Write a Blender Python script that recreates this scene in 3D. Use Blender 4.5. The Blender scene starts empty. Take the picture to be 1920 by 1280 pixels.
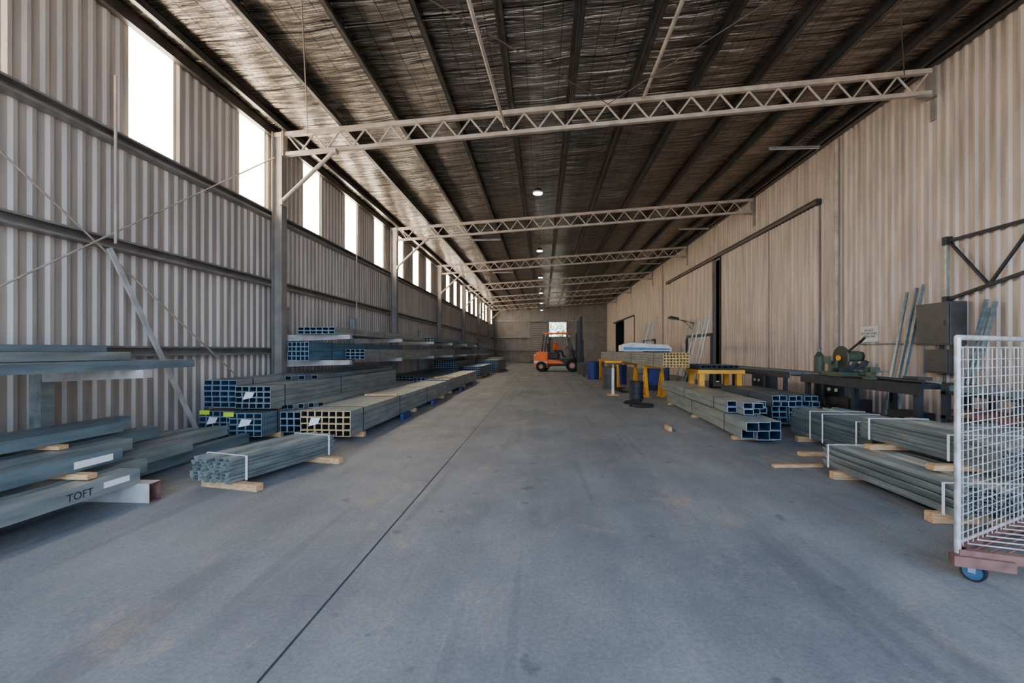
import bpy, math, random
from mathutils import Vector, Matrix
random.seed(7)
S = bpy.context.scene

# ------------------------------------------------------------------ materials
def lin(c):
    out=[]
    for v in c:
        v=v/255.0
        out.append(v/12.92 if v<=0.04045 else ((v+0.055)/1.055)**2.4)
    return tuple(out)+(1.0,)

def new_mat(name):
    m=bpy.data.materials.new(name); m.use_nodes=True
    nt=m.node_tree
    return m,nt,nt.nodes['Principled BSDF']

def mat(name,c1,c2=None,rough=0.6,metal=0.0,scale=6.0,stretch=(1,1,1),bump=0.0,bscale=60,detail=5,lo=0.35,hi=0.65):
    m,nt,b=new_mat(name)
    b.inputs['Roughness'].default_value=rough
    b.inputs['Metallic'].default_value=metal
    b.inputs['Base Color'].default_value=lin(c1)
    tc=nt.nodes.new('ShaderNodeTexCoord')
    if c2 is not None:
        mp=nt.nodes.new('ShaderNodeMapping'); mp.inputs['Scale'].default_value=stretch
        nt.links.new(tc.outputs['Object'],mp.inputs['Vector'])
        n=nt.nodes.new('ShaderNodeTexNoise'); n.inputs['Scale'].default_value=scale; n.inputs['Detail'].default_value=detail
        nt.links.new(mp.outputs[0],n.inputs['Vector'])
        r=nt.nodes.new('ShaderNodeValToRGB')
        r.color_ramp.elements[0].position=lo; r.color_ramp.elements[0].color=lin(c1)
        r.color_ramp.elements[1].position=hi; r.color_ramp.elements[1].color=lin(c2)
        nt.links.new(n.outputs['Fac'],r.inputs['Fac'])
        nt.links.new(r.outputs['Color'],b.inputs['Base Color'])
    if bump>0:
        n2=nt.nodes.new('ShaderNodeTexNoise'); n2.inputs['Scale'].default_value=bscale; n2.inputs['Detail'].default_value=4
        nt.links.new(tc.outputs['Object'],n2.inputs['Vector'])
        bp=nt.nodes.new('ShaderNodeBump'); bp.inputs['Strength'].default_value=bump; bp.inputs['Distance'].default_value=0.01
        nt.links.new(n2.outputs['Fac'],bp.inputs['Height']); nt.links.new(bp.outputs[0],b.inputs['Normal'])
    return m

def emis(name,c,s):
    m,nt,b=new_mat(name)
    b.inputs['Base Color'].default_value=lin(c)
    b.inputs['Emission Color'].default_value=lin(c)
    b.inputs['Emission Strength'].default_value=s
    return m

M_wallL=mat('wall_sheet_left',(154,145,136),(182,172,161),rough=0.5,metal=.1,scale=1.6,stretch=(1,2.5,.3),bump=.1)
M_wallR=mat('wall_sheet_right',(164,148,133),(196,180,164),rough=0.45,metal=.1,scale=1.6,stretch=(1,2.5,.3),bump=.1)
M_wallB=mat('wall_sheet_back',(134,130,126),(152,147,141),rough=0.6,scale=1.2)
M_steel=mat('painted_steel',(138,132,125),(116,110,104),rough=0.5,scale=3)
M_girt=mat('girt_galv',(150,147,143),(122,119,116),rough=0.42,metal=.3,scale=3)
M_truss=mat('truss_steel',(178,164,150),(150,136,122),rough=0.5,scale=4)
M_purlin=mat('purlin_galv',(92,88,85),(68,65,62),rough=0.38,metal=.6,scale=3)
M_galv=mat('galv_blue',(130,148,154),(90,108,116),rough=0.34,metal=.4,scale=4,stretch=(3,.4,3),lo=.3,hi=.7)
M_galvL=mat('galv_light',(160,168,164),(114,124,124),rough=0.34,metal=.35,scale=4,stretch=(3,.4,3),lo=.3,hi=.7)
M_galvD=mat('galv_dark',(84,100,110),(56,70,80),rough=0.4,metal=.35,scale=4,stretch=(3,.4,3))
M_galvB=mat('galv_teal',(82,126,152),(56,96,122),rough=0.4,metal=.3,scale=4,stretch=(3,.4,3))
M_rim=mat('tube_cut_end',(140,166,182),rough=.4,metal=.3)
M_dark=mat('tube_inside_shade',(28,40,50),rough=.7)  # darkness inside hollow tubes put into the inner wall colour
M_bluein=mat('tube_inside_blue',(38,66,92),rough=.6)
M_cream=mat('tube_end_cream',(240,206,138),(220,182,110),rough=.6,scale=20)
M_wood=mat('timber',(210,172,126),(170,130,88),rough=.8,scale=8,stretch=(1,8,8))
M_strap=mat('strap_white',(232,234,238),rough=.5)
M_strapD=mat('strap_dark',(30,32,36),rough=.5)
M_label=mat('paper_label',(235,237,238),rough=.7)
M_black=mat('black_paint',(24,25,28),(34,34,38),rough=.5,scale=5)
M_rubber=mat('rubber',(24,24,26),rough=.85)
M_orange=mat('orange_paint',(244,122,36),(225,102,26),rough=.4,scale=3)
M_yellow=mat('yellow_paint',(240,176,36),(214,146,26),rough=.45,scale=4)
M_white=mat('white_paint',(222,222,218),(196,196,192),rough=.5,scale=4)
M_blue=mat('blue_paint',(30,54,128),(22,40,100),rough=.5,scale=5)
M_lblue=mat('light_blue_paint',(80,150,190),(60,130,170),rough=.5,scale=5)
M_rust=mat('rusty_primer',(128,88,78),(96,66,60),rough=.75,scale=12)
M_benchD=mat('bench_steel',(50,54,60),(34,38,44),rough=.55,metal=.3,scale=6)
M_greenD=mat('machine_green',(70,84,62),(50,62,50),rough=.5,scale=6)
M_box=mat('enclosure_grey',(72,70,70),(58,57,57),rough=.5,scale=6)
M_cage=mat('cage_galv',(198,198,198),(150,150,150),rough=.45,metal=.3,scale=12)
M_block=mat('dunnage_grey',(182,179,174),(152,150,146),rough=.6,scale=5)
M_hivis=mat('hivis_green',(200,230,60),rough=.6)
M_cable=mat('rod_steel',(98,88,82),rough=.5,metal=.4)
M_glass=mat('lamp_lens',(170,170,168),rough=.3)
M_lamp=emis('lamp_emit',(255,250,240),60)
M_text=mat('ink_black',(25,25,28),rough=.7)

# floor --------------------------------------------------------------
def floor_mat():
    m,nt,b=new_mat('concrete_floor')
    L=nt.links
    tc=nt.nodes.new('ShaderNodeTexCoord')
    def noise(scale,stretch,detail=6,rough=.5,rot=0,dist=0):
        mp=nt.nodes.new('ShaderNodeMapping'); mp.inputs['Scale'].default_value=stretch; mp.inputs['Rotation'].default_value=(0,0,rot)
        L.new(tc.outputs['Object'],mp.inputs['Vector'])
        n=nt.nodes.new('ShaderNodeTexNoise'); n.inputs['Scale'].default_value=scale; n.inputs['Detail'].default_value=detail; n.inputs['Roughness'].default_value=rough
        n.inputs['Distortion'].default_value=dist
        L.new(mp.outputs[0],n.inputs['Vector']); return n
    def ramp(n,p0,c0,p1,c1):
        r=nt.nodes.new('ShaderNodeValToRGB'); e=r.color_ramp.elements
        e[0].position=p0; e[0].color=c0; e[1].position=p1; e[1].color=c1
        L.new(n.outputs['Fac'],r.inputs['Fac']); return r
    def mix(f,a,bb,mode='MIX'):
        x=nt.nodes.new('ShaderNodeMix'); x.data_type='RGBA'; x.blend_type=mode
        if isinstance(f,float): x.inputs[0].default_value=f
        else: L.new(f,x.inputs[0])
        L.new(a,x.inputs[6]); L.new(bb,x.inputs[7]); return x.outputs[2]
    W=(1,1,1,1); K=(0,0,0,1)
    base=ramp(noise(.8,(1,.7,1),12,.68),.32,lin((94,101,110)),.68,lin((134,137,140)))
    tan=nt.nodes.new('ShaderNodeRGB'); tan.outputs[0].default_value=lin((164,150,132))
    pt=ramp(noise(1.1,(1,.7,1),14,.75,dist=.4),.55,K,.68,(.7,.7,.7,1))
    c=mix(pt.outputs[0],base.outputs[0],tan.outputs[0])
    # faint wheel paths along the aisle
    tr=ramp(noise(2.6,(1,.03,1),3,.5),.38,(.88,.885,.89,1),.60,(1.05,1.045,1.04,1))
    c=mix(1.0,c,tr.outputs[0],'MULTIPLY')
    # narrow dark tyre marks, curving
    ty=ramp(noise(5.5,(1,.045,1),2,.4,rot=.09,dist=.15),.62,W,.67,(.80,.80,.81,1))
    c=mix(.8,c,mix(1.0,c,ty.outputs[0],'MULTIPLY'))
    sc=ramp(noise(7,(1,.30,1),14,.85,rot=.35,dist=.6),.60,K,.68,(.8,.8,.8,1))
    lt=nt.nodes.new('ShaderNodeRGB'); lt.outputs[0].default_value=lin((170,160,146))
    c=mix(sc.outputs[0],c,lt.outputs[0])
    sp=ramp(noise(38,(1,1,1),8,.85),.38,(.74,.75,.76,1),.62,(1.20,1.20,1.19,1))
    c=mix(1.0,c,sp.outputs[0],'MULTIPLY')
    st=ramp(noise(4.2,(1,1,1),4),.29,(.5,.52,.55,1),.335,W)
    c=mix(.75,c,mix(1.0,c,st.outputs[0],'MULTIPLY'))
    L.new(c,b.inputs['Base Color'])
    b.inputs['Roughness'].default_value=.6
    n=noise(60,(1,1,1),5,.7); bp=nt.nodes.new('ShaderNodeBump'); bp.inputs['Strength'].default_value=.5; bp.inputs['Distance'].default_value=.006
    L.new(n.outputs['Fac'],bp.inputs['Height']); L.new(bp.outputs[0],b.inputs['Normal'])
    return m
M_floor=floor_mat()
M_joint=mat('joint_sealant',(46,50,58),rough=.9)

def foil_mat():
    m,nt,b=new_mat('foil_insulation')
    L=nt.links
    tc=nt.nodes.new('ShaderNodeTexCoord')
    b.inputs['Metallic'].default_value=.95
    b.inputs['Roughness'].default_value=.25
    def noise(scale,stretch,det,rg,dist):
        mp=nt.nodes.new('ShaderNodeMapping'); mp.inputs['Scale'].default_value=stretch
        L.new(tc.outputs['Object'],mp.inputs['Vector'])
        n=nt.nodes.new('ShaderNodeTexNoise'); n.inputs['Scale'].default_value=scale; n.inputs['Detail'].default_value=det; n.inputs['Roughness'].default_value=rg
        n.inputs['Distortion'].default_value=dist
        L.new(mp.outputs[0],n.inputs['Vector']); return n
    n=noise(2.0,(.22,2.6,1),4,.5,.4)
    n2=noise(6,(.22,2.6,1),5,.6,.7)
    sx=nt.nodes.new('ShaderNodeSeparateXYZ'); L.new(tc.outputs['Object'],sx.inputs[0])
    def line(out,period,width):
        d=nt.nodes.new('ShaderNodeMath'); d.operation='DIVIDE'; d.inputs[1].default_value=period; L.new(out,d.inputs[0])
        f=nt.nodes.new('ShaderNodeMath'); f.operation='FRACT'; L.new(d.outputs[0],f.inputs[0])
        l=nt.nodes.new('ShaderNodeMath'); l.operation='LESS_THAN'; l.inputs[1].default_value=width/period; L.new(f.outputs[0],l.inputs[0]); return l
    l1=line(sx.outputs['X'],.3,.010); l2=line(sx.outputs['Y'],.3,.010); l3=line(sx.outputs['Y'],1.35,.035)
    mx=nt.nodes.new('ShaderNodeMath'); mx.operation='MAXIMUM'; L.new(l1.outputs[0],mx.inputs[0]); L.new(l2.outputs[0],mx.inputs[1])
    mx2=nt.nodes.new('ShaderNodeMath'); mx2.operation='MAXIMUM'; L.new(mx.outputs[0],mx2.inputs[0]); L.new(l3.outputs[0],mx2.inputs[1])
    r=nt.nodes.new('ShaderNodeValToRGB'); e=r.color_ramp.elements
    e[0].position=.40; e[0].color=lin((94,89,84)); e[1].position=.64; e[1].color=lin((186,176,164))
    L.new(n2.outputs['Fac'],r.inputs['Fac'])
    x=nt.nodes.new('ShaderNodeMix'); x.data_type='RGBA'; L.new(mx2.outputs[0],x.inputs[0]); L.new(r.outputs[0],x.inputs[6]); x.inputs[7].default_value=lin((42,39,37))
    L.new(x.outputs[2],b.inputs['Base Color'])
    bp=nt.nodes.new('ShaderNodeBump'); bp.inputs['Strength'].default_value=1.0; bp.inputs['Distance'].default_value=.12
    L.new(n.outputs['Fac'],bp.inputs['Height'])
    bp2=nt.nodes.new('ShaderNodeBump'); bp2.inputs['Strength'].default_value=1.0; bp2.inputs['Distance'].default_value=.04
    L.new(n2.outputs['Fac'],bp2.inputs['Height']); L.new(bp.outputs[0],bp2.inputs['Normal']); L.new(bp2.outputs[0],b.inputs['Normal'])
    return m
M_foil=foil_mat()

def translucent_glow_mat(name,c,trans,em):
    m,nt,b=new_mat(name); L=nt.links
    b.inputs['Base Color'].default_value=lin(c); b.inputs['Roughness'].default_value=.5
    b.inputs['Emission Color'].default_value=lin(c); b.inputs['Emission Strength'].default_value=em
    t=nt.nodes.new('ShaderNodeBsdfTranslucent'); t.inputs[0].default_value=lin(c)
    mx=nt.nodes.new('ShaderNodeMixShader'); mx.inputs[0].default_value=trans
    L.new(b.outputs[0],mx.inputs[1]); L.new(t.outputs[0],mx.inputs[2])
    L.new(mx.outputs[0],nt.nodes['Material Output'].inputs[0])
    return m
M_sheetglow=translucent_glow_mat('fibreglass_sheet_glow',(255,238,212),.6,42.0)  # emission added to the sheets so they glow as if daylit

# ------------------------------------------------------------------ mesh builder
class MB:
    def __init__(s,name,M=None):
        s.name=name; s.v=[]; s.f=[]; s.mi=[]; s.sm=[]; s.mats=[]; s.M=M or Matrix.Identity(4)
    def slot(s,m):
        if m not in s.mats: s.mats.append(m)
        return s.mats.index(m)
    def add(s,vs,fs,m,smooth=False):
        o=len(s.v); s.v+= [tuple(s.M@Vector(p)) for p in vs]; k=s.slot(m)
        for f in fs: s.f.append(tuple(i+o for i in f)); s.mi.append(k); s.sm.append(smooth)
    def box(s,x0,x1,y0,y1,z0,z1,m):
        vs=[(x0,y0,z0),(x1,y0,z0),(x1,y1,z0),(x0,y1,z0),(x0,y0,z1),(x1,y0,z1),(x1,y1,z1),(x0,y1,z1)]
        s.add(vs,[(0,3,2,1),(4,5,6,7),(0,1,5,4),(1,2,6,5),(2,3,7,6),(3,0,4,7)],m)
    def frame(s,p0,p1,up=(0,0,1)):
        p0=Vector(p0); p1=Vector(p1); d=(p1-p0).normalized(); u=Vector(up)
        if abs(d.dot(u))>.98: u=Vector((0,1,0))
        r=d.cross(u).normalized(); u=r.cross(d).normalized()
        return p0,p1,r,u
    def beam(s,p0,p1,w,h,m,up=(0,0,1)):
        p0,p1,r,u=s.frame(p0,p1,up)
        vs=[]
        for p in (p0,p1):
            for a,b in ((-1,-1),(1,-1),(1,1),(-1,1)): vs.append(p+r*a*w/2+u*b*h/2)
        s.add(vs,[(0,1,2,3),(7,6,5,4),(0,4,5,1),(1,5,6,2),(2,6,7,3),(3,7,4,0)],m)
    def cyl(s,p0,p1,r0,m,n=12,r1=None,cap=True):
        p0,p1,r,u=s.frame(p0,p1); r1=r0 if r1 is None else r1
        vs=[]
        for p,q in ((p0,r0),(p1,r1)):
            for i in range(n):
                a=2*math.pi*i/n; vs.append(p+r*math.cos(a)*q+u*math.sin(a)*q)
        s.add(vs,[(i,(i+1)%n,(i+1)%n+n,i+n) for i in range(n)],m,True)
        if cap: s.add(vs,[tuple(range(n-1,-1,-1)),tuple(range(n,2*n))],m)
    def tube(s,p0,p1,w,h,t,mo,mi,mr=None,up=(0,0,1)):
        p0,p1,r,u=s.frame(p0,p1,up); mr=mr or mo
        vs=[]
        for p in (p0,p1):
            for k in (0,t):
                for a,b in ((-1,-1),(1,-1),(1,1),(-1,1)): vs.append(p+r*a*(w/2-k)+u*b*(h/2-k))
        s.add(vs,[(i,8+i,8+(i+1)%4,(i+1)%4) for i in range(4)],mo)
        s.add(vs,[(4+i,4+(i+1)%4,12+(i+1)%4,12+i) for i in range(4)],mi)
        s.add(vs,[(i,(i+1)%4,4+(i+1)%4,4+i) for i in range(4)]+[(8+i,12+i,12+(i+1)%4,8+(i+1)%4) for i in range(4)],mr)
    def prism(s,pts,y0,y1,m):
        n=len(pts); vs=[(x,y0,z) for x,z in pts]+[(x,y1,z) for x,z in pts]
        s.add(vs,[tuple(range(n)),tuple(range(2*n-1,n-1,-1))]+[(i,i+n,(i+1)%n+n,(i+1)%n) for i in range(n)],m)
    def strip(s,pts,y0,y1,th,m):
        P=[(x,z) for x,z in pts]; n=len(P); O=[]
        for i in range(n):
            a=P[max(0,i-1)]; b=P[min(n-1,i+1)]; dx,dz=b[0]-a[0],b[1]-a[1]; l=math.hypot(dx,dz) or 1
            O.append((P[i][0]-dz/l*th,P[i][1]+dx/l*th))
        for i in range(n-1):
            s.prism([P[i],P[i+1],O[i+1],O[i]],y0,y1,m)
    def ring(s,c,axis,R,r,m,n=20,k=6):
        c=Vector(c); ax=Vector(axis).normalized()
        u=ax.cross(Vector((0,0,1)));
        if u.length<.1: u=ax.cross(Vector((1,0,0)))
        u.normalize(); w=ax.cross(u); vs=[]; fs=[]
        for i in range(n):
            a=2*math.pi*i/n; d=u*math.cos(a)+w*math.sin(a)
            for j in range(k):
                b=2*math.pi*j/k; vs.append(c+d*(R+r*math.cos(b))+ax*r*math.sin(b))
        for i in range(n):
            for j in range(k):
                fs.append((i*k+j,((i+1)%n)*k+j,((i+1)%n)*k+(j+1)%k,i*k+(j+1)%k))
        s.add(vs,fs,m,True)
    def ball(s,c,rx,ry,rz,m,n=14,k=9):
        vs=[];fs=[]
        for j in range(k+1):
            t=math.pi*j/k
            for i in range(n):
                a=2*math.pi*i/n; vs.append((c[0]+rx*math.sin(t)*math.cos(a),c[1]+ry*math.sin(t)*math.sin(a),c[2]+rz*math.cos(t)))
        for j in range(k):
            for i in range(n):
                fs.append((j*n+i,j*n+(i+1)%n,(j+1)*n+(i+1)%n,(j+1)*n+i))
        s.add(vs,fs,m,True)
    def done(s,parent=None,bevel=0):
        me=bpy.data.meshes.new(s.name); me.from_pydata(s.v,[],s.f)
        for m in s.mats: me.materials.append(m)
        me.polygons.foreach_set('material_index',s.mi); me.polygons.foreach_set('use_smooth',s.sm)
        me.update()
        o=bpy.data.objects.new(s.name,me); S.collection.objects.link(o)
        if parent: o.parent=parent
        if bevel:
            b=o.modifiers.new('bevel','BEVEL'); b.width=bevel; b.segments=2; b.limit_method='ANGLE'
        return o

def RZ(x,y,z,deg): return Matrix.Translation((x,y,z))@Matrix.Rotation(math.radians(deg),4,'Z')

# ------------------------------------------------------------------ room dims
XL,XR=-5.9,7.55
Y0,Y1=-4.0,54.3
def zt(x): return 6.0+.0624*(x+5.8)
PD=.18
def zr(x): return zt(x)+PD+.01
TY=[1.8+7.5*i for i in range(7)]

o=MB('floor')
jx=-1.2
o.add([(XL-.1,Y0,0),(jx-.007,Y0,0),(jx-.007,Y1+.1,0),(XL-.1,Y1+.1,0)],[(0,1,2,3)],M_floor)
o.add([(jx+.007,Y0,0),(XR+.1,Y0,0),(XR+.1,Y1+.1,0),(jx+.007,Y1+.1,0)],[(0,1,2,3)],M_floor)
o.add([(jx-.007,Y0,-.003),(jx+.007,Y0,-.003),(jx+.007,Y1+.1,-.003),(jx-.007,Y1+.1,-.003)],[(0,1,2,3)],M_joint)
o.done()
M_ground=mat('yard_ground',(190,180,164),(165,154,138),rough=.9,scale=.5)
o=MB('ground')
o.add([(-70,-60,-.02),(70,-60,-.02),(70,120,-.02),(-70,120,-.02)],[(0,1,2,3)],M_ground)
o.done()

def corr(b,along0,along1,z0,z1f,pos,face,m,axis='y',pitch=.19,dep=.034):
    pts=[]; a=along0
    while a<along1-1e-6:
        for d,k in ((0,0),(.44,0),(.60,1),(.84,1)):
            q=a+d*pitch
            if q<=along1: pts.append((q,k*dep))
        a+=pitch
    pts.append((along1,0))
    vs=[];n=len(pts)
    for q,k in pts:
        p=pos+face*k
        if axis=='y': vs.append((p,q,z0)); vs.append((p,q,z1f(p,q)))
        else: vs.append((q,p,z0)); vs.append((q,p,z1f(q,p)))
    b.add(vs,[(2*i,2*i+2,2*i+3,2*i+1) for i in range(n-1)],m)

WINW=.76; WY=[1.36+2.375*i for i in range(0,23)]
WY=[w for w in WY if w+WINW<Y1-.3]
wl=MB('wall_left')
corr(wl,Y0,Y1,0,lambda x,y:4.32,XL,1,M_wallL)
prev=Y0
for w in WY:
    corr(wl,prev,w,4.32,lambda x,y:zr(XL)+.01,XL,1,M_wallL); prev=w+WINW
corr(wl,prev,Y1,4.32,lambda x,y:zr(XL)+.01,XL,1,M_wallL)
wl.done()
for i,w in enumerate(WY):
    b=MB('window_%d'%(i+1)); corr(b,w,w+WINW,4.33,lambda x,y:zr(XL)-.12,XL-.002,1,M_sheetglow,pitch=.13,dep=.02)
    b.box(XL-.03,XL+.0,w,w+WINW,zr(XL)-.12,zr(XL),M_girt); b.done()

wr=MB('wall_right')
top=lambda x,y: zr(XR)+.01
D0,D1=19.7,20.45
E0,E1=42.5,48
corr(wr,Y0,D0,0,top,XR,-1,M_wallR)
corr(wr,D0,D1,5.3,top,XR,-1,M_wallR)
corr(wr,D1,E0,0,top,XR,-1,M_wallR)
corr(wr,E0,E1,4.2,top,XR,-1,M_wallR)
corr(wr,E1,Y1,0,top,XR,-1,M_wallR)
wr.done()
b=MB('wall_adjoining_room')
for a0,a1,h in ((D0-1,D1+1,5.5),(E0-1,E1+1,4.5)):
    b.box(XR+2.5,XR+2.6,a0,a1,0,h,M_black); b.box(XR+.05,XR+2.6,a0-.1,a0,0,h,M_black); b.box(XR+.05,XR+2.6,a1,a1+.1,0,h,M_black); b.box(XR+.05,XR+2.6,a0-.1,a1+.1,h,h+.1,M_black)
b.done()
wb=MB('wall_back')
bx0,bx1,bz0,bz1=.75,2.75,3.05,4.75
topb=lambda x,y: zr(x)+.01
corr(wb,XL,bx0,0,topb,Y1,-1,M_wallB,axis='x')
corr(wb,bx1,XR,0,topb,Y1,-1,M_wallB,axis='x')
corr(wb,bx0,bx1,bz1,topb,Y1,-1,M_wallB,axis='x')
corr(wb,bx0,bx1,0,lambda x,y:bz0,Y1,-1,M_wallB,axis='x')
for z in (1.4,2.9,4.85): wb.box(XL,bx0,Y1-.25,Y1-.05,z,z+.15,M_girt); wb.box(bx1,XR,Y1-.25,Y1-.05,z,z+.15,M_girt)
wb.done()
b=MB('window_frame')
b.box(bx0-.1,bx0,Y1-.15,Y1-.04,bz0,bz1,M_steel); b.box(bx1,bx1+.1,Y1-.15,Y1-.04,bz0,bz1,M_steel)
b.box(bx0-.1,bx1+.1,Y1-.15,Y1-.04,bz0-.1,bz0,M_steel); b.box(bx0-.1,bx1+.1,Y1-.15,Y1-.04,bz1,bz1+.1,M_steel); b.done()
b=MB('door_1')
b.box(-1.4,.55,Y1-.42,Y1-.30,0.01,4.7,M_box)
for i in range(22): b.box(-1.38,.53,Y1-.44,Y1-.42,.05+i*.21,.2+i*.21,M_wallB)
b.box(-1.5,-1.4,Y1-.46,Y1-.27,0,4.8,M_steel); b.box(.55,.64,Y1-.46,Y1-.27,0,4.8,M_steel); b.box(-1.5,.64,Y1-.46,Y1-.27,4.8,4.9,M_steel); b.done()

px=[XL+.45+1.2*i for i in range(11)]+[XR-.35]
c=MB('ceiling'); nx,ny=112,240
vs=[]
for j in range(ny+1):
    for i in range(nx+1):
        x=XL-.05+(XR-XL+.1)*i/nx; y=Y0+(Y1-Y0+.1)*j/ny
        ph=((x-(XL+.45))/1.2)%1.0
        sag=.03*math.sin(math.pi*ph)**2*(.6+.4*math.sin(y*4.65+math.floor((x-XL-.45)/1.2)*1.7))
        if x<XL+.3 or x>XR-.3: sag=0
        vs.append((x,y,zr(x)-sag))
c.add(vs,[(j*(nx+1)+i,(j+1)*(nx+1)+i,(j+1)*(nx+1)+i+1,j*(nx+1)+i+1) for j in range(ny) for i in range(nx)],M_foil,True)
c.add([(x,y,z+.05) for x,y,z in (vs[0],vs[nx],vs[-1],vs[-1-nx])],[(0,1,2,3)],M_steel)
c.done()

for x in px:
    b=MB('roof_purlin'); z=zt(x)
    b.box(x-.004,x+.004,Y0,Y1-.05,z+.003,z+PD,M_purlin)
    b.box(x-.004,x+.075,Y0,Y1-.05,z+.003,z+.010,M_purlin)
    b.box(x-.075,x+.004,Y0,Y1-.05,z+PD-.008,z+PD,M_purlin)
    b.box(x+.069,x+.075,Y0,Y1-.05,z+.003,z+.025,M_purlin)
    b.done()

for z in (1.32,2.76,4.20):
    b=MB('wall_girt'); x=XL+.035
    b.box(x,x+.165,Y0,Y1-.3,z+.14,z+.147,M_girt); b.box(x+.158,x+.165,Y0,Y1-.3,z+.12,z+.14,M_girt); b.box(x,x+.165,Y0,Y1-.3,z,z+.007,M_girt)
    b.box(x+.158,x+.165,Y0,Y1-.3,z+.007,z+.03,M_girt)
    b.box(x,x+.007,Y0,Y1-.3,z+.007,z+.14,M_girt)
    b.done()
b=MB('eaves_beam'); b.box(XL+.04,XL+.14,Y0,Y1-.3,zt(XL)-.0,zt(XL)+.17,M_purlin); b.done()
b=MB('eaves_beam'); b.box(XR-.18,XR-.04,Y0,Y1-.3,zt(XR)-.0,zt(XR)+.17,M_purlin); b.done()

CX=-5.58
for y in TY:
    b=MB('steel_column')
    x0,x1=XL+.21,XL+.43
    b.box(x0,x0+.012,y-.1,y+.1,0,zt(CX)-.01,M_steel); b.box(x1-.012,x1,y-.1,y+.1,0,zt(CX)-.01,M_steel)
    b.box(x0+.012,x1-.012,y-.006,y+.006,0,zt(CX)-.01,M_steel)
    b.box(x0-.0,x1+.01,y-.16,y+.16,0,.025,M_steel)
    b.done()
    b=MB('roof_truss')
    xa,xb=XL+.2,XR-.05; dp=.47
    b.beam((xa,y,zt(xa)-.05),(xb,y,zt(xb)-.05),.09,.09,M_truss)
    xa2,xb2=XL+.47,XR-.1
    b.beam((xa2,y,zt(xa2)-dp),(xb2,y,zt(xb2)-dp),.09,.075,M_truss)
    n=23; L=(xb2-xa2-.1)/n
    for i in range(n):
        x=xa2+.05+i*L
        b.cyl((x,y,zt(x)-.09),(x+L/2,y,zt(x+L/2)-dp+.03),.019,M_truss,8)
        b.cyl((x+L/2,y,zt(x+L/2)-dp+.03),(x+L,y,zt(x+L)-.09),.019,M_truss,8)
    b.box(xa2-.04,xa2-.02,y-.09,y+.09,zt(xa2)-dp-.06,zt(xa2)-.0,M_truss)
    b.box(xb2,xb2+.03,y-.12,y+.12,zt(xb2)-dp-.1,zt(xb2),M_steel)
    b.box(xb2-.25,xb2+.02,y-.05,y+.05,zt(xb2)-dp-.09,zt(xb2)-dp-.04,M_steel)
    b.done()
    b=MB('knee_brace')
    b.cyl((x1+.03,y-.15,4.5),(-4.32,y-.15,5.52),.042,M_truss,10)
    b.box(x1+.002,x1+.07,y-.2,y-.02,4.43,4.55,M_truss); b.box(-4.4,-4.26,y-.2,y-.05,5.48,5.58,M_truss)
    b.done()
    b=MB('wall_post'); b.box(XR-.055,XR-.037,y-.06,y+.06,zt(XR)-1.0,zt(XR)-.6,M_steel)
    b.done()

for (p,q,r) in (((-.75,8.9,zt(-.75)-.52),(-1.25,1.9,zt(-1.25)-.1),.03),((2.0,9.2,zt(2)-.05),(2.0,1.9,zt(2.0)-.1),.035),
                ((1.3,9.2,zt(1.3)-.12),(-5.3,1.9,zt(-5.3)-.12),.009),((1.3,9.2,zt(1.3)-.12),(7.3,1.9,zt(7.3)-.12),.009),
                ((-4.9,9.2,zt(-4.9)-.12),(-1.2,1.9,zt(-1.2)-.12),.009),((6.9,9.2,zt(6.9)-.12),(1.2,1.9,zt(1.2)-.12),.009)):
    b=MB('roof_brace_rod'); b.cyl(p,q,r,M_cable if r<.02 else M_truss,8); b.done()
b=MB('wall_brace_rod'); X=XL+.24; yy=1.8
b.cyl((X,yy+.1,5.2),(X,yy+7.4,.15),.012,M_truss,8); b.cyl((X+.03,yy+.1,.35),(X+.03,yy+7.4,5.45),.012,M_truss,8); b.done()
b=MB('leaning_plank'); b.beam((-5.40,6.85,.015),(-5.58,5.5,2.72),.07,.025,M_block,up=(1,0,0)); b.done()
b=MB('conduit_pipe'); b.cyl((-5.59,5.6,2.80),(-5.59,5.6,5.0),.018,M_truss); b.done()
b=MB('conduit_pipe'); b.cyl((-5.655,13.5,0.0),(-5.655,13.5,4.9),.022,M_truss); b.done()

for i in range(6):
    y=13.3+7.7*i; x=-.15; z=5.98
    b=MB('highbay_light')
    b.cyl((x,y,zr(x)-.035),(x,y,z+.14),.01,M_black,6); b.cyl((x,y,z+.14),(x,y,z+.04),.09,M_black,16,r1=.14); b.cyl((x,y,z+.04),(x,y,z),.15,M_white,20)
    b.cyl((x,y,z),(x,y,z-.01),.125,M_lamp,20); b.done()
for i,(x,y) in enumerate(((6.2,11.7),(6.2,19.2),(6.2,26.7),(-2.3,18.3),(-2.3,26))):
    b=MB('fluorescent_batten'); z=zt(x)-.35
    b.box(x-.6,x+.6,y-.03,y+.03,z,z+.04,M_girt); b.cyl((x-.58,y,z-.016),(x+.58,y,z-.016),.012,M_glass,8)
    b.cyl((x-.4,y,z+.04),(x-.4,y,zr(x-.4)-.03),.006,M_black,6); b.cyl((x+.4,y,z+.04),(x+.4,y,zr(x+.4)-.03),.006,M_black,6); b.done()

# ------------------------------------------------------------------ stock helpers
def bearer(x0,x1,y,z0=0.001,h=.075,w=.09,rot=0,m=None):
    b=MB('timber_bearer',RZ(x0,y,0,rot)); b.box(0,x1-x0,-w/2,w/2,z0,z0+h,m or M_wood); return b.done(bevel=.004)

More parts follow.
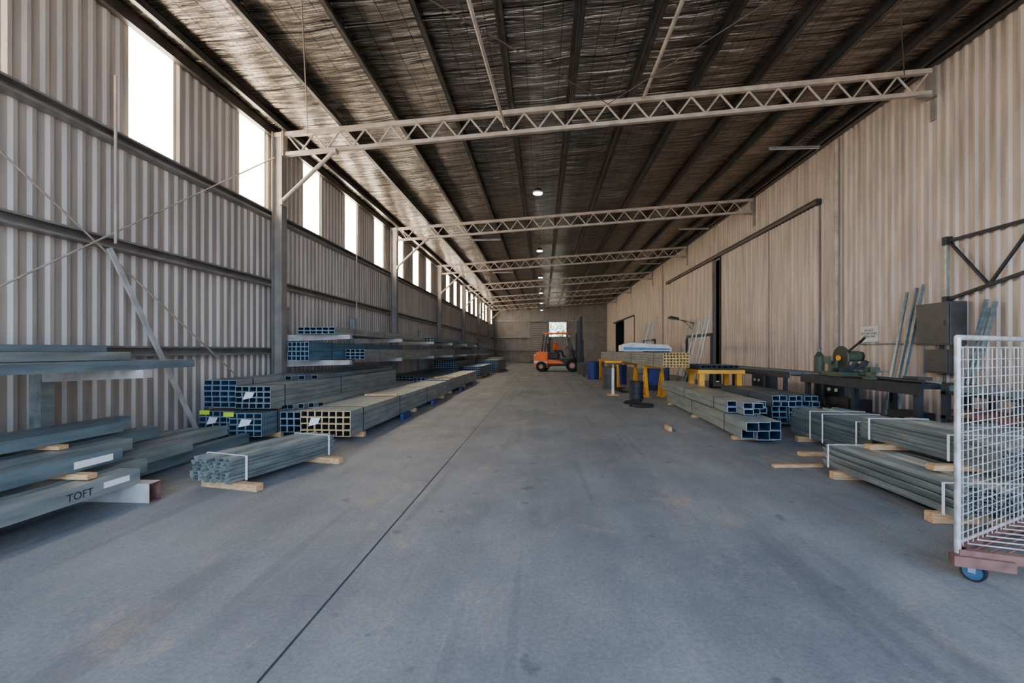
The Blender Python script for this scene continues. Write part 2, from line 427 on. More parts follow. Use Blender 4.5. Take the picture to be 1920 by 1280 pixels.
def tubes(name,x0,x1,y0,y1,z0,nx,nz,th,mo,mi,mr=None,skew=0,straps=(),sm=None,label=False,stag=.02,topskip=0,bear=True):
    b=MB(name,RZ(x0,y0,z0,skew)); tw=(x1-x0)/nx
    mr=mr or M_rim
    for j in range(nz):
        n=nx-(topskip if j==nz-1 else 0)
        for i in range(n):
            s=random.uniform(0,stag)
            b.tube((tw*(i+.5),s,th*(j+.5)),(tw*(i+.5),y1-y0-s,th*(j+.5)),tw-.005,th-.005,.008,mo,mi,mr)
    for t in straps:
        W=x1-x0; H=nz*th; e=.004; yy=t
        m=sm or M_strapD
        b.box(-e,0,yy,yy+.022,-0,H,m); b.box(W,W+e,yy,yy+.022,-0,H,m); b.box(-e,W+e,yy,yy+.022,H,H+e,m)
    if label:
        b.add([(tw*1.2,-.012,th*(nz-2.4)),(tw*2.6,-.03,th*(nz-2.0)),(tw*2.9,-.02,th*(nz-1.1)),(tw*1.6,-.008,th*(nz-1.0))],[(0,1,2,3)],M_label)
    o=b.done()
    if bear and z0>.02 and z0<.2:
        L=y1-y0
        for t in (.5,L*.5,L-.6):
            d=Matrix.Rotation(math.radians(skew),3,'Z')@Vector((0,t,0))
            bearer(x0+d.x-.05,x1+d.x+.03,y0+d.y,h=z0-.004,rot=skew)
    return o

def purlins(name,x0,y0,L,w,z0,h,layers,cols,m,skew=0,straps=(),stag=.05):
    """nested Z purlins lying flat, strapped"""
    b=MB(name,RZ(x0,y0,z0,skew)); p=h/(layers+.4); cw=w/cols
    for c in range(cols):
        for l in range(layers):
            s=random.uniform(0,stag); q=c*cw; jx=random.uniform(-.010,.010) if c in(0,cols-1) else 0; W=cw-.006
            if c%2: pts=[(q+jx,.2*p),(q+jx+.002,.95*p),(q+W*.42,.95*p),(q+W*.58,0),(q+W-.02+jx,0.),(q+W+jx,.95*p)]
            else: pts=[(q+jx+.0,.95*p),(q+jx+.02,0.0),(q+jx+W*.42,0),(q+jx+W*.58,.95*p),(q+jx+W-.0,.95*p),(q+jx+W,.2*p)]
            pts=[(a,z+l*p) for a,z in pts]
            b.strip(pts,s,L-random.uniform(0,stag),.006,m)
    for t in straps:
        e=.010; H=layers*p+.008
        b.box(-e-.003,-e,t,t+.026,-.002,H,M_strap); b.box(w+e,w+e+.003,t,t+.026,-.002,H,M_strap); b.box(-e-.003,w+e+.003,t,t+.026,H,H+.003,M_strap)
    return b.done()

# ---- near left stack
for y in (4.0,.9):
    b=MB('steel_dunnage_tube'); b.tube((-5.6,y,.09),(-3.60,y,.09),.13,.176,.008,M_block,M_rust,M_rust); b.done()
def cbeam(name,xf,y0,y1,z0,h,w,m=M_galvL):
    b=MB(name)
    b.strip([(xf-w,z0+.03),(xf-w,z0),(xf,z0),(xf,z0+h),(xf-w,z0+h),(xf-w,z0+h-.03)],y0,y1,.004,m)
    return b
specs=[(-3.72,3.97,.18),(-4.0,4.35,.18),(-4.28,5.3,.18),(-4.56,6.3,.18),(-4.84,6.1,.18),(-5.12,5.9,.18)]
for i,(xf,ye,z) in enumerate(specs):
    b=cbeam('steel_purlin',xf,-.5,ye,z,.13,.2)
    if i==0:
        b.box(xf+.001,xf+.003,3.62,3.86,z+.05,z+.10,M_label)
    b.done()
for y in (1.0,3.6):
    bearer(-5.2,-3.8,y,z0=.316,h=.045)
for i,(xf,ye) in enumerate(((-3.97,4.05),(-4.3,4.5),(-4.62,5.2),(-4.95,4.9))):
    b=cbeam('steel_purlin',xf,-.5,ye,.366,.12,.2,M_galvL if i%2 else M_galv)
    if i==0: b.box(xf+.001,xf+.003,3.6,3.95,.39,.45,M_label)
    b.done()
bearer(-5.2,-4.4,3.9,z0=.49,h=.04)
for xf,ye in ((-4.5,4.6),(-4.8,5.0)):
    cbeam('steel_purlin',xf,-.5,ye,.535,.1,.2,M_galv).done()
b=cbeam('steel_purlin',-4.40,4.4,6.55,.02,.14,.12,M_galv); b.done()

def text(s,loc,rot,size,m,name,parent=None,ex=.0005):
    cu=bpy.data.curves.new(name,'FONT'); cu.body=s; cu.size=size; cu.align_x='CENTER'; cu.align_y='CENTER'; cu.extrude=ex; cu.space_line=.95
    o=bpy.data.objects.new(name,cu); S.collection.objects.link(o); o.location=loc; o.rotation_euler=[math.radians(a) for a in rot]
    cu.materials.append(m)
    if parent: o.parent=parent
    return o
text('TOFT',(-3.716,3.42,.235),(90,0,90),.085,M_text,'marker_writing')

purlins('purlin_bundle',-3.60,4.40,1.6,.52,.075,.25,7,4,M_galvL,skew=-15,straps=(.2,1.4),stag=.09)
bearer(-3.5,-2.8,4.5,rot=-12,h=.07); bearer(-3.15,-2.48,5.62,rot=-12,h=.07)

# ---- tube stacks left
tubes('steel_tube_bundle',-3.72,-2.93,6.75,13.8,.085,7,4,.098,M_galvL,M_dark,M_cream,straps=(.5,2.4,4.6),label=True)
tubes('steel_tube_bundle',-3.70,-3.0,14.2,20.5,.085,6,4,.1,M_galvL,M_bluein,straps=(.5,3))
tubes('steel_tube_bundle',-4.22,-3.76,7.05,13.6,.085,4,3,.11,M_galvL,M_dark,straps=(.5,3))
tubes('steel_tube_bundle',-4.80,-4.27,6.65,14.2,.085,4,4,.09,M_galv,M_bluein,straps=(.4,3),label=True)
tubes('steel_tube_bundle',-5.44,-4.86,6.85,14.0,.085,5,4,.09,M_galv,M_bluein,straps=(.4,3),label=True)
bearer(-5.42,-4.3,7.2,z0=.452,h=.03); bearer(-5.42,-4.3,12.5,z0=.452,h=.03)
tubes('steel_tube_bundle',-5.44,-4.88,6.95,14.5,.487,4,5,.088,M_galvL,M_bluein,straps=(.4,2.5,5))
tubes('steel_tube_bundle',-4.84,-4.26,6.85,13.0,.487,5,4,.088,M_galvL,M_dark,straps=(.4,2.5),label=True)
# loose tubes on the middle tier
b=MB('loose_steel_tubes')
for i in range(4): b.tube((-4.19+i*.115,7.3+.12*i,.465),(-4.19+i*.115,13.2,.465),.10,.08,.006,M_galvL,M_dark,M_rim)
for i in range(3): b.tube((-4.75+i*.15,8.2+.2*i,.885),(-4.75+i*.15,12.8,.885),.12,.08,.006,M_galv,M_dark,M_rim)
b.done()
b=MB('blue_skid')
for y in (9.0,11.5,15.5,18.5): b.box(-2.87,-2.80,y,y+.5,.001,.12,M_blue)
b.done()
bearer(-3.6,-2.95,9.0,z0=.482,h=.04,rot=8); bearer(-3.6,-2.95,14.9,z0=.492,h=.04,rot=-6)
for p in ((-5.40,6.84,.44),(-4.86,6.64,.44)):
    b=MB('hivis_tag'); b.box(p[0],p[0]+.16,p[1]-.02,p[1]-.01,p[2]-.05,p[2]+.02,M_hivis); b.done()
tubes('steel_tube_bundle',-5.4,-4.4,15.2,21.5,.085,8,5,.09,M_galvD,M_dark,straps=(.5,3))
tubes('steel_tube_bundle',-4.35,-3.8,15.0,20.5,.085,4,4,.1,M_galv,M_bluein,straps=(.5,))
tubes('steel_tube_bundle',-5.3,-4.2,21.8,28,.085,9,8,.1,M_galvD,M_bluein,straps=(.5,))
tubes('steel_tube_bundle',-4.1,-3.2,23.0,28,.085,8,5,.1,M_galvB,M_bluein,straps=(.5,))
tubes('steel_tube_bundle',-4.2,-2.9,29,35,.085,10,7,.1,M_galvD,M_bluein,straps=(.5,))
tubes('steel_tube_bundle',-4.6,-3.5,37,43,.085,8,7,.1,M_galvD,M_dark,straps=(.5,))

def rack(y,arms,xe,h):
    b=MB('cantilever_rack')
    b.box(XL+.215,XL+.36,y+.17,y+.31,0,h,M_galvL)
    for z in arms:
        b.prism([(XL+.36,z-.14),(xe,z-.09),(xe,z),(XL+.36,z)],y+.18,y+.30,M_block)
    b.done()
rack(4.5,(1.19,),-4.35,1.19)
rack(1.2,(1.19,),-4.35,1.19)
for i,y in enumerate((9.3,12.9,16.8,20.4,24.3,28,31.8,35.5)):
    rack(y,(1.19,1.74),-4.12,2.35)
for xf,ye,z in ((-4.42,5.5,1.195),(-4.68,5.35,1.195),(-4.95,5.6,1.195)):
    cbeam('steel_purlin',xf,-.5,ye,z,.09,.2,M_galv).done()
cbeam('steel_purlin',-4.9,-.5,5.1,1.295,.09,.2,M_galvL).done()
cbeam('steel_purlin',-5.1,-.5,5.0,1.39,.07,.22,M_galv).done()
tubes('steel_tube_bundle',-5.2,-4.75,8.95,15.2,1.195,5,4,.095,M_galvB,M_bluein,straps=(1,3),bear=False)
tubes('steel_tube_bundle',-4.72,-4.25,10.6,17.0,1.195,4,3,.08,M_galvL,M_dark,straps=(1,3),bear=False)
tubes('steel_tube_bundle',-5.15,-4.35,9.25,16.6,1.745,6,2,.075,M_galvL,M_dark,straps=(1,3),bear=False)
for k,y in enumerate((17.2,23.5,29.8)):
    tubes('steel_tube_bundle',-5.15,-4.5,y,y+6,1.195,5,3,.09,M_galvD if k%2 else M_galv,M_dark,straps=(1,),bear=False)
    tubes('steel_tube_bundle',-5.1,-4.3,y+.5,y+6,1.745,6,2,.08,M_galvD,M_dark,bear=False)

# ------------------------------------------------------------------ right stock
purlins('purlin_bundle',3.22,3.75,1.75,.75,.085,.26,7,4,M_galvL,straps=(.12,1.6))
bearer(3.15,4.05,3.95,h=.08); bearer(3.15,4.05,5.2,h=.08)
bearer(3.4,4.2,4.25,z0=.35,h=.05); bearer(3.45,4.2,5.1,z0=.35,h=.05)
purlins('purlin_bundle',3.66,3.85,1.7,.6,.405,.24,6,3,M_galvL,straps=(.5,1.5))
purlins('purlin_bundle',3.98,5.75,1.9,.75,.085,.42,10,3,M_galv,straps=(.3,1.0,1.3))
bearer(3.9,4.8,5.95,h=.08); bearer(3.9,4.8,7.3,h=.08)
purlins('purlin_bundle',4.40,3.6,2.0,.75,.085,.5,12,3,M_galv,straps=(.4,1.6))
bearer(4.35,5.2,3.9,h=.08); bearer(4.35,5.2,5.3,h=.08)
bearer(2.75,3.35,5.65,h=.035,w=.06,rot=6); bearer(3.4,3.9,6.3,h=.05,rot=3)
tubes('steel_tube_bundle',3.0,3.55,6.9,12.6,.06,3,2,.14,M_galvL,M_bluein,skew=-3,straps=(1,3),stag=.4)
tubes('steel_tube_bundle',3.10,3.72,7.6,13.3,.35,4,2,.10,M_galvL,M_bluein,skew=-2,straps=(1,3),stag=.35)
bearer(3.05,3.7,8.4,z0=.342,h=.006)
tubes('steel_tube_bundle',4.15,4.95,8.5,11.0,.085,6,5,.10,M_galvD,M_bluein,straps=(1,),stag=.1)
b=MB('timber_offcut'); b.box(2.18,2.23,8.05,8.35,.001,.07,M_wood); b.done()

def trestle(x0,x1,y,z):
    b=MB('yellow_trestle')
    b.beam((x0,y,z-.06),(x1,y,z-.06),.12,.12,M_yellow)
    for x in (x0+.08,x1-.08):
        b.beam((x,y,z-.12),(x,y-.28,.0+.02),.08,.08,M_yellow); b.beam((x,y,z-.12),(x,y+.28,.02),.08,.08,M_yellow)
        b.beam((x,y-.2,.3),(x,y+.2,.3),.05,.05,M_yellow)
        b.box(x-.07,x+.07,y-.34,y+.34,.0,.02,M_yellow)
    b.done()
trestle(3.05,3.7,14.2,.98)
for y in (17.9,21.0,23.2): trestle(2.8,3.65,y,.98)
tubes('steel_tube_bundle',2.95,3.58,11.4,23.5,.985,8,5,.072,M_galvL,M_cream,M_cream,straps=(1,4,8),bear=False,stag=.05)
b=MB('yellow_saw_table')
b.box(3.75,4.85,11.3,12.3,.84,.93,M_yellow)
for x in (3.8,4.68):
    for y in (11.35,12.1):
        b.box(x,x+.12,y,y+.12,0.02,.84,M_yellow); b.box(x-.03,x+.15,y-.03,y+.15,0,.02,M_yellow)
b.box(3.8,4.8,11.38,11.44,.35,.45,M_yellow)
b.box(3.8,4.8,11.4,12.2,.93,.97,M_black)
for i in range(7): b.tube((3.85+i*.13,11.25,1.01),(3.85+i*.13,12.6,1.01),.09,.07,.006,M_galvD,M_dark)
b.done()
b=MB('band_saw_machine')
b.prism([(2.75,1.38),(4.45,1.38),(4.45,1.48),(4.3,1.60),(3.0,1.68),(2.75,1.58)],16.1,16.8,M_white)
b.prism([(2.80,1.42),(4.4,1.42),(4.4,1.47),(2.80,1.53)],16.08,16.1,M_lblue)
b.box(3.64,4.4,16.2,16.75,.0,1.38,M_benchD); b.box(3.68,4.3,16.1,16.2,.2,.8,M_blue)
b.done()
b=MB('roller_stand'); x,y=2.2,14.5
b.cyl((x,y,.02),(x,y,.85),.045,M_white,12); b.box(x-.16,x+.16,y-.16,y+.16,0,.025,M_yellow)
b.cyl((x,y,.85),(x,y,1.0),.03,M_yellow,12); b.cyl((x-.25,y,1.04),(x+.25,y,1.04),.045,M_yellow,12); b.box(x-.27,x+.27,y-.03,y+.03,.96,.99,M_black)
b.done()
for (x,y,m,h,r) in ((3.2,19.3,M_blue,.85,.29),(2.45,22.5,M_blue,.85,.29),(2.3,27.0,M_box,.7,.3),(2.45,17.0,M_box,.8,.26),(2.7,13.4,M_benchD,.5,.2)):
    b=MB('steel_drum'); b.cyl((x,y,0),(x,y,h),r,m,20)
    for t in (.33,.66): b.ring((x,y,h*t),(0,0,1),r,.012,m)
    b.ring((x,y,h),(0,0,1),r,.014,m); b.done()
b=MB('offcut_bin')
b.prism([(2.1,.12),(2.9,.12),(3.0,.75),(2.0,.75)],24.4,25.3,M_box); b.box(2.15,2.25,24.5,25.2,0,.12,M_black); b.box(2.75,2.85,24.5,25.2,0,.12,M_black); b.done()
b=MB('air_hose')
for i in range(5): b.ring((2.45+.12*math.sin(i*2),11.6+.3*i,.02),(0,0,1),.28-.03*i,.018,M_rubber,24,6)
b.done()
b=MB('scrap_plates')
for i in range(12):
    b.M=RZ(2.35+random.random()*.4,15.2+random.random()*1.0,0.001+i*.011,random.uniform(0,90)); b.box(0,.30,0,.14,0,.01,M_black)
b.done()

b=MB('roller_conveyor')
for x in (5.1,5.8): b.box(x,x+.05,9.9,14.5,.82,.95,M_benchD)
y=10.0
while y<14.4: b.cyl((5.15,y,.91),(5.8,y,.91),.03,M_galv,10); y+=.2
for y in (10.0,12.2,14.3):
    for x in (5.1,5.78): b.box(x,x+.07,y,y+.07,0,.82,M_benchD)
    b.box(5.1,5.85,y,y+.05,.25,.3,M_benchD)
b.done()
b=MB('work_bench')
b.box(5.15,5.95,6.6,9.5,.87,.93,M_benchD)
b.box(5.15,5.2,6.6,9.5,.78,.87,M_benchD)
for x in (5.2,5.82):
    for y in (6.7,8.0,9.35): b.box(x,x+.08,y,y+.08,0,.87,M_benchD)
b.box(5.2,5.9,6.7,9.4,.25,.29,M_benchD)
b.cyl((5.35,6.8,.96),(5.35,8.1,.96),.03,M_black,10); b.cyl((5.5,6.7,.95),(5.5,8.2,.95),.02,M_galv,10)
b.box(5.6,5.8,7.2,7.5,.93,1.0,M_box); b.box(5.3,5.6,6.9,7.4,.29,.5,M_black); b.box(5.3,5.7,8.3,8.8,.29,.55,M_black)
b.done()
b=MB('bench_vice',RZ(5.3,7.75,.932,0))
b.box(-.07,.07,-.1,.1,0,.04,M_greenD); b.box(-.04,.04,-.06,.06,.04,.12,M_greenD); b.box(-.06,.06,.0,.05,.12,.2,M_greenD); b.box(-.06,.06,-.12,-.07,.12,.2,M_greenD); b.cyl((0,-.1,.14),(0,-.26,.14),.014,M_galv,8); b.cyl((-.09,-.25,.14),(.09,-.25,.14),.007,M_galv,6)
b.done(bevel=.004)
def welder(x,y):
    b=MB('welding_machine',RZ(x,y,0,0))
    b.box(0,.4,0,.7,.12,.75,M_box); b.box(-.01,0,.05,.65,.18,.7,M_black); b.cyl((-.02,.2,.55),(-.05,.2,.55),.04,M_white,12); b.cyl((-.02,.45,.55),(-.05,.45,.55),.04,M_white,12)
    for yy_ in (.1,.6):
        b.cyl((-.02,yy_,.1),(.02,yy_,.1),.1,M_rubber,14); b.cyl((.38,yy_,.1),(.42,yy_,.1),.1,M_rubber,14)
    b.beam((.05,.05,.8),(.35,.05,.8),.03,.03,M_benchD); b.beam((.05,.05,.74),(.05,.05,.81),.03,.03,M_benchD); b.beam((.35,.05,.74),(.35,.05,.81),.03,.03,M_benchD)
    b.done(bevel=.006)
welder(6.3,10.0); welder(6.25,13.4)
b=MB('gas_cylinder'); b.cyl((6.85,11.8,0),(6.85,11.8,1.25),.115,M_greenD,18); b.cyl((6.85,11.8,1.25),(6.85,11.8,1.37),.115,M_greenD,18,r1=.04); b.cyl((6.85,11.8,1.37),(6.85,11.8,1.45),.03,M_galv,10); b.cyl((6.80,11.8,1.43),(6.90,11.8,1.43),.02,M_galv,8); b.done()
b=MB('cold_saw',RZ(5.5,8.75,.935,0))
b.box(-.22,.22,-.3,.3,0,.08,M_greenD)
b.box(-.1,.1,.05,.28,.08,.28,M_greenD)
b.cyl((-.06,.0,.33),(-.01,.0,.33),.21,M_black,24)
b.ring((-.035,0,.33),(1,0,0),.2,.025,M_greenD,24)
b.cyl((-.07,0,.33),(-.1,0,.33),.05,M_yellow,14)
b.cyl((.0,.05,.36),(.3,.05,.36),.1,M_greenD,16); b.cyl((.3,.05,.36),(.36,.05,.36),.085,M_black,16)
b.beam((-.03,-.1,.4),(-.03,-.5,.62),.03,.03,M_black); b.cyl((-.03,-.48,.6),(-.03,-.6,.68),.022,M_rubber,10)
b.box(-.2,.2,-.28,-.2,.08,.16,M_benchD); b.box(-.2,.2,-.05,.0,.08,.15,M_benchD); b.cyl((0,-.3,.11),(0,-.5,.11),.015,M_galv,8); b.ring((0,-.5,.11),(0,1,0),.07,.01,M_black,16)
b.beam((.05,.2,.28),(-.0,.1,.42),.06,.1,M_greenD)
b.box(-.22,-.13,.12,.22,.22,.36,M_greenD)
b.done(bevel=.006)
b=MB('steel_shelf')
for z in (.5,.82): b.box(5.3,5.95,5.3,6.45,z,z+.04,M_benchD)
for x in (5.3,5.88):
    for y in (5.3,6.38): b.box(x,x+.07,y,y+.07,0,.95,M_benchD)
for i in range(6): b.tube((5.38+.09*i,5.25,.9),(5.38+.09*i,6.5,.9),.07,.07,.005,M_galv,M_dark)
for i in range(5): b.tube((5.4+.1*i,5.25,.58),(5.4+.1*i,6.5,.58),.07,.07,.005,M_rust,M_dark)
b.done()
def lean(name,ys,xb,h,m,xt=XR-.07,w=.05,jit=.05):
    b=MB(name)
    for y in ys: b.beam((xb+random.uniform(-jit,jit),y,.02),(xt-.03,y+random.uniform(-.12,.08),h+random.uniform(-.15,.1)),w,w*.6,m)
    b.done()
lean('leaning_steel_bars',(9.55,9.65,9.78),6.95,2.6,M_galv)
lean('leaning_steel_bars',(8.0,8.1,8.25),6.9,2.25,M_galv,w=.06)
lean('leaning_steel_plates',(10.95,11.1,11.25,11.4),6.8,1.15,M_galvD,xt=7.4,w=.14)
lean('leaning_steel_plates',(6.9,7.1,7.3),6.9,1.1,M_galvD,xt=7.4,w=.16)
lean('leaning_steel_bars',(16.3,16.6,17.3,17.5,17.8,18.4),5.22,2.6,M_galvL,xt=5.80,jit=.02)
lean('leaning_steel_bars',(24.2,24.6,25,25.5,26,26.4),5.22,2.9,M_galvL,xt=5.86,jit=.02)
b=MB('bar_storage_frame')
for y in (16,18.7,23.9,26.7):
    b.box(5.72,5.8,y-.04,y+.04,0,2.0,M_benchD)
    b.box(5.2,5.72,y-.04,y+.04,0,.06,M_benchD)
b.box(5.72,5.8,16,18.7,1.9,2.0,M_benchD); b.box(5.72,5.8,23.9,26.7,1.9,2.0,M_benchD); b.done()

xi=XR-.04
b=MB('electrical_cabinet')
b.box(xi-.28,xi,8.6,9.35,1.5,2.28,M_box); b.box(xi-.30,xi-.28,8.63,9.32,1.53,2.25,M_box); b.box(xi-.31,xi-.30,8.68,8.71,1.85,1.95,M_black)
b.box(xi-.22,xi,8.7,9.25,.98,1.42,M_box); b.box(xi-.24,xi-.22,8.73,9.22,1.01,1.39,M_box); b.cyl((xi-.1,9,1.42),(xi-.1,9,1.5),.03,M_black,8)
b.cyl((xi-.05,9.0,0.0),(xi-.05,9.0,.98),.025,M_box,8)
b.done(bevel=.008)
b=MB('wall_bracket_frame')
X=xi-.05
b.beam((X,8.95,3.42),(X,5.2,3.42),.05,.05,M_benchD); b.beam((X,8.95,2.34),(X,5.2,3.1),.05,.05,M_benchD)
b.beam((X,8.95,3.45),(X,8.95,2.3),.05,.05,M_galvL,up=(1,0,0)); b.beam((X,8.9,3.4),(X,8.15,2.5),.04,.04,M_benchD); b.beam((X,8.15,2.5),(X,7.4,3.4),.04,.04,M_benchD)
b.beam((X,7.4,3.4),(X,6.6,2.85),.04,.04,M_benchD)
b.box(X-.05,xi+.01,8.9,9.0,3.35,3.5,M_benchD); b.box(X-.05,xi+.01,8.9,9.0,2.3,2.4,M_benchD); b.box(X,xi+.01,5.2,5.3,3.05,3.45,M_benchD)
b.done()
b=MB('warning_sign'); b.box(xi-.012,xi-.002,10.75,11.3,1.6,1.96,M_white); sg=b.done()
text('DO NOT\nDISTURB WHILE\nOPERATING',(xi-.0135,11.025,1.79),(90,0,-90),.074,M_text,'sign_text',sg,ex=.001)
b=MB('downpipe'); b.cyl((xi-.07,12.1,0),(xi-.07,12.1,zt(XR)-.1),.05,M_truss,12)
for z in (1.2,3,4.8): b.ring((xi-.07,12.1,z),(0,0,1),.052,.012,M_truss)
b.done()
b=MB('downpipe'); b.cyl((xi-.07,29.0,0),(xi-.07,29.0,zt(XR)-.1),.05,M_truss,12); b.done()
b=MB('conduit_pipe')
b.cyl((xi-.02,11.4,.9),(xi-.02,11.4,1.55),.014,M_galvL,8); b.cyl((xi-.02,11.4,1.55),(xi-.02,9.4,1.55),.014,M_galvL,8); b.cyl((xi-.02,9.5,1.55),(xi-.02,9.5,.9),.014,M_galvL,8); b.done()
b=MB('door_2')
b.box(xi-.16,xi-.02,12.8,27.8,5.36,5.50,M_benchD)
b.box(xi-.19,xi-.16,12.8,27.8,5.34,5.42,M_cable)
corr(b,12.9,15.5,.03,lambda x,y:5.35,xi-.05,-1,M_wallR); corr(b,15.55,19.65,.03,lambda x,y:5.35,xi-.06,-1,M_wallR)
b.box(xi-.10,xi-.05,15.49,15.55,.03,5.35,M_steel); b.box(xi-.11,xi-.04,19.6,19.68,.03,5.35,M_benchD)
corr(b,20.5,27.0,.03,lambda x,y:5.35,xi-.05,-1,M_wallR); b.box(xi-.11,xi-.04,20.45,20.53,.03,5.35,M_steel)
b.done()
b=MB('door_3'); b.box(xi-.15,xi-.02,38,48.3,4.2,4.33,M_benchD); corr(b,38,42.4,.03,lambda x,y:4.2,xi-.05,-1,M_wallR); b.box(xi-.1,xi-.04,42.3,42.4,.03,4.2,M_benchD); b.done()
b=MB('flood_lamp')
y=23.0; b.cyl((xi-.1,y,2.75),(xi-.9,y,2.95),.02,M_black,8); b.cyl((xi-.1,y,2.4),(xi-.6,y,2.88),.015,M_black,8); b.box(xi-.11,xi-.09,y-.06,y+.06,2.35,2.8,M_black)
b.prism([(xi-1.3,2.98),(xi-.85,2.9),(xi-.85,3.02),(xi-1.25,3.1)],y-.2,y+.2,M_black); b.prism([(xi-1.28,2.965),(xi-.88,2.893),(xi-.88,2.899),(xi-1.28,2.972)],y-.17,y+.17,M_white); b.done()

# ------------------------------------------------------------------ cage trolley
P0=Vector((2.52,2.95,0)); P1=Vector((3.55,3.55,0)); Q=Vector((1.0,-.31,0))
b=MB('cage_trolley')
zb=.17; zt_=1.48
def P(s,t,z): p=P0+(P1-P0)*s+Q*t; return (p.x,p.y,z)
for a,c in (((0,0),(1,0)),((0,0),(0,1)),((0,1),(1,1)),((1,0),(1,1))): b.beam(P(*a,zb),P(*c,zb),.05,.055,M_rust)
for i in range(1,14): b.cyl(P(0,i/14,zb+.025),P(1,i/14,zb+.025),.005,M_rust,6)
for i in range(1,9): b.cyl(P(i/9,0,zb+.03),P(i/9,1,zb+.03),.005,M_cage,6)
for s,t in ((0,0),(1,0),(1,1)): b.cyl(P(s,t,zb),P(s,t,zt_),.017,M_cage,10)
def panel(A,B):
    A=Vector(A);B=Vector(B)
    b.cyl((A.x,A.y,zt_),(B.x,B.y,zt_),.017,M_cage,10); b.cyl((A.x,A.y,zb+.06),(B.x,B.y,zb+.06),.010,M_cage,8)
    b.cyl((A.x,A.y,zt_-.06),(B.x,B.y,zt_-.06),.006,M_cage,8)
    L=(B-A).length; n=int(L/.07)
    for i in range(1,n):
        p=A.lerp(B,i/n); b.cyl((p.x,p.y,zb+.03),(p.x,p.y,zt_-.06),.0036,M_cage,5)
    z=zb+.11
    while z<zt_-.08:
        b.cyl((A.x,A.y,z),(B.x,B.y,z),.0036,M_cage,5); z+=.056
panel(P(0,0,0),P(1,0,0)); panel(P(1,0,0),P(1,1,0))
b.beam(P(-.02,-.02,zb-.035),P(-.02,.25,zb-.035),.07,.06,M_rust)
for s,t in ((.03,.06),(.97,.06),(.03,.94),(.97,.94)):
    c=Vector(P(s,t,0)); d=(P1-P0).normalized()
    b.cyl(c-d*.017+Vector((0,0,.062)),c+d*.017+Vector((0,0,.062)),.061,M_rubber,20)
    b.cyl(c-d*.02+Vector((0,0,.062)),c+d*.02+Vector((0,0,.062)),.048,M_galvB,16)
    for k in (-.026,.026):
        q=c+d*k
        b.beam((q.x,q.y,.055),(q.x,q.y,.145),.035,.004,M_cage,up=tuple(d))
    b.box(c.x-.035,c.x+.035,c.y-.035,c.y+.035,.130,.138,M_cage)
b.done()

# ------------------------------------------------------------------ forklift
FM=(1.15,31.0,0); FS=1.22; FR=-10
F=bpy.data.objects.new('forklift',None); S.collection.objects.link(F)
F.location=FM; F.rotation_euler=(0,0,math.radians(FR)); F.scale=(FS,)*3
b=MB('chassis')
b.prism([(-1.35,.25),(-.6,.2),(-.6,1.0),(-1.0,1.12),(-1.28,1.0),(-1.38,.7)],-.55,.55,M_orange)
b.prism([(-.6,.3),(.85,.3),(.85,.62),(.55,.7),(-.6,.7)],-.52,.52,M_black)
b.prism([(-.6,.42),(.3,.42),(.1,.6),(-.6,.66)],-.56,.56,M_orange)
b.prism([(-1.36,.45),(-.62,.45),(-.62,.55),(-1.37,.6)],-.57,.57,M_white)
b.prism([(-1.0,1.1),(-.6,1.0),(-.05,.98),(-.05,.7),(-.6,.7),(-1.0,.9)],-.4,.4,M_black)
b.prism([(.55,.7),(.8,.65),(.72,1.2),(.6,1.22)],-.45,.45,M_black)
b.box(-1.385,-1.3,-.4,.4,.8,.95,M_white)
b.done(F,bevel=.03)
b=MB('seat'); b.box(-.62,-.12,-.24,.24,.98,1.06,M_black); b.prism([(-.68,1.05),(-.58,1.05),(-.64,1.55),(-.72,1.55)],-.23,.23,M_black); b.done(F,bevel=.02)
b=MB('steering_wheel'); b.cyl((.58,0,1.15),(.42,0,1.32),.02,M_black); b.ring((.4,0,1.33),(-.7,0,.7),.16,.014,M_black); b.done(F)
b=MB('overhead_guard')
for y in (-.48,.48):
    b.beam((.78,y,.7),(.42,y,2.08),.06,.06,M_black); b.beam((-.95,y,1.0),(-.8,y,2.08),.06,.06,M_black); b.beam((-.85,y,2.1),(.48,y,2.1),.07,.07,M_orange)
for i in range(8): b.beam((-.85+.19*i,-.48,2.12),(-.85+.19*i,.48,2.12),.03,.05,M_orange)
b.box(-.8,-.7,-.45,-.35,1.95,2.05,M_white); b.box(.42,.5,-.45,-.35,1.9,2.02,M_white); b.box(.42,.5,.35,.45,1.9,2.02,M_white)
b.done(F)
b=MB('mast')
for y in (-.36,.36):
    b.box(.98,1.16,y-.06,y+.06,.12,2.75,M_black); b.box(1.12,1.22,y*.72-.045,y*.72+.045,.2,3.0,M_black)
    b.cyl((.93,y*.8,.3),(.93,y*.8,2.1),.045,M_benchD,10)
for z in (.5,1.6,2.65): b.box(1.0,1.06,-.33,.33,z,z+.12,M_black)
b.box(1.12,1.2,-.25,.25,2.88,3.0,M_black)
b.cyl((1.08,-.06,.4),(1.08,-.06,2.9),.03,M_black,6); b.cyl((1.08,.06,.4),(1.08,.06,2.9),.03,M_black,6)
b.beam((.7,-.4,.9),(1.0,-.36,1.3),.06,.06,M_black); b.beam((.7,.4,.9),(1.0,.36,1.3),.06,.06,M_black)
b.done(F)
b=MB('carriage_forks')
b.box(1.22,1.27,-.5,.5,.3,.4,M_black); b.box(1.22,1.27,-.5,.5,.65,.75,M_black)
for y in (-.5,-.25,0,.25,.5): b.box(1.22,1.25,y-.025,y+.025,.7,1.75,M_black)
b.box(1.22,1.25,-.52,.52,1.72,1.77,M_black)
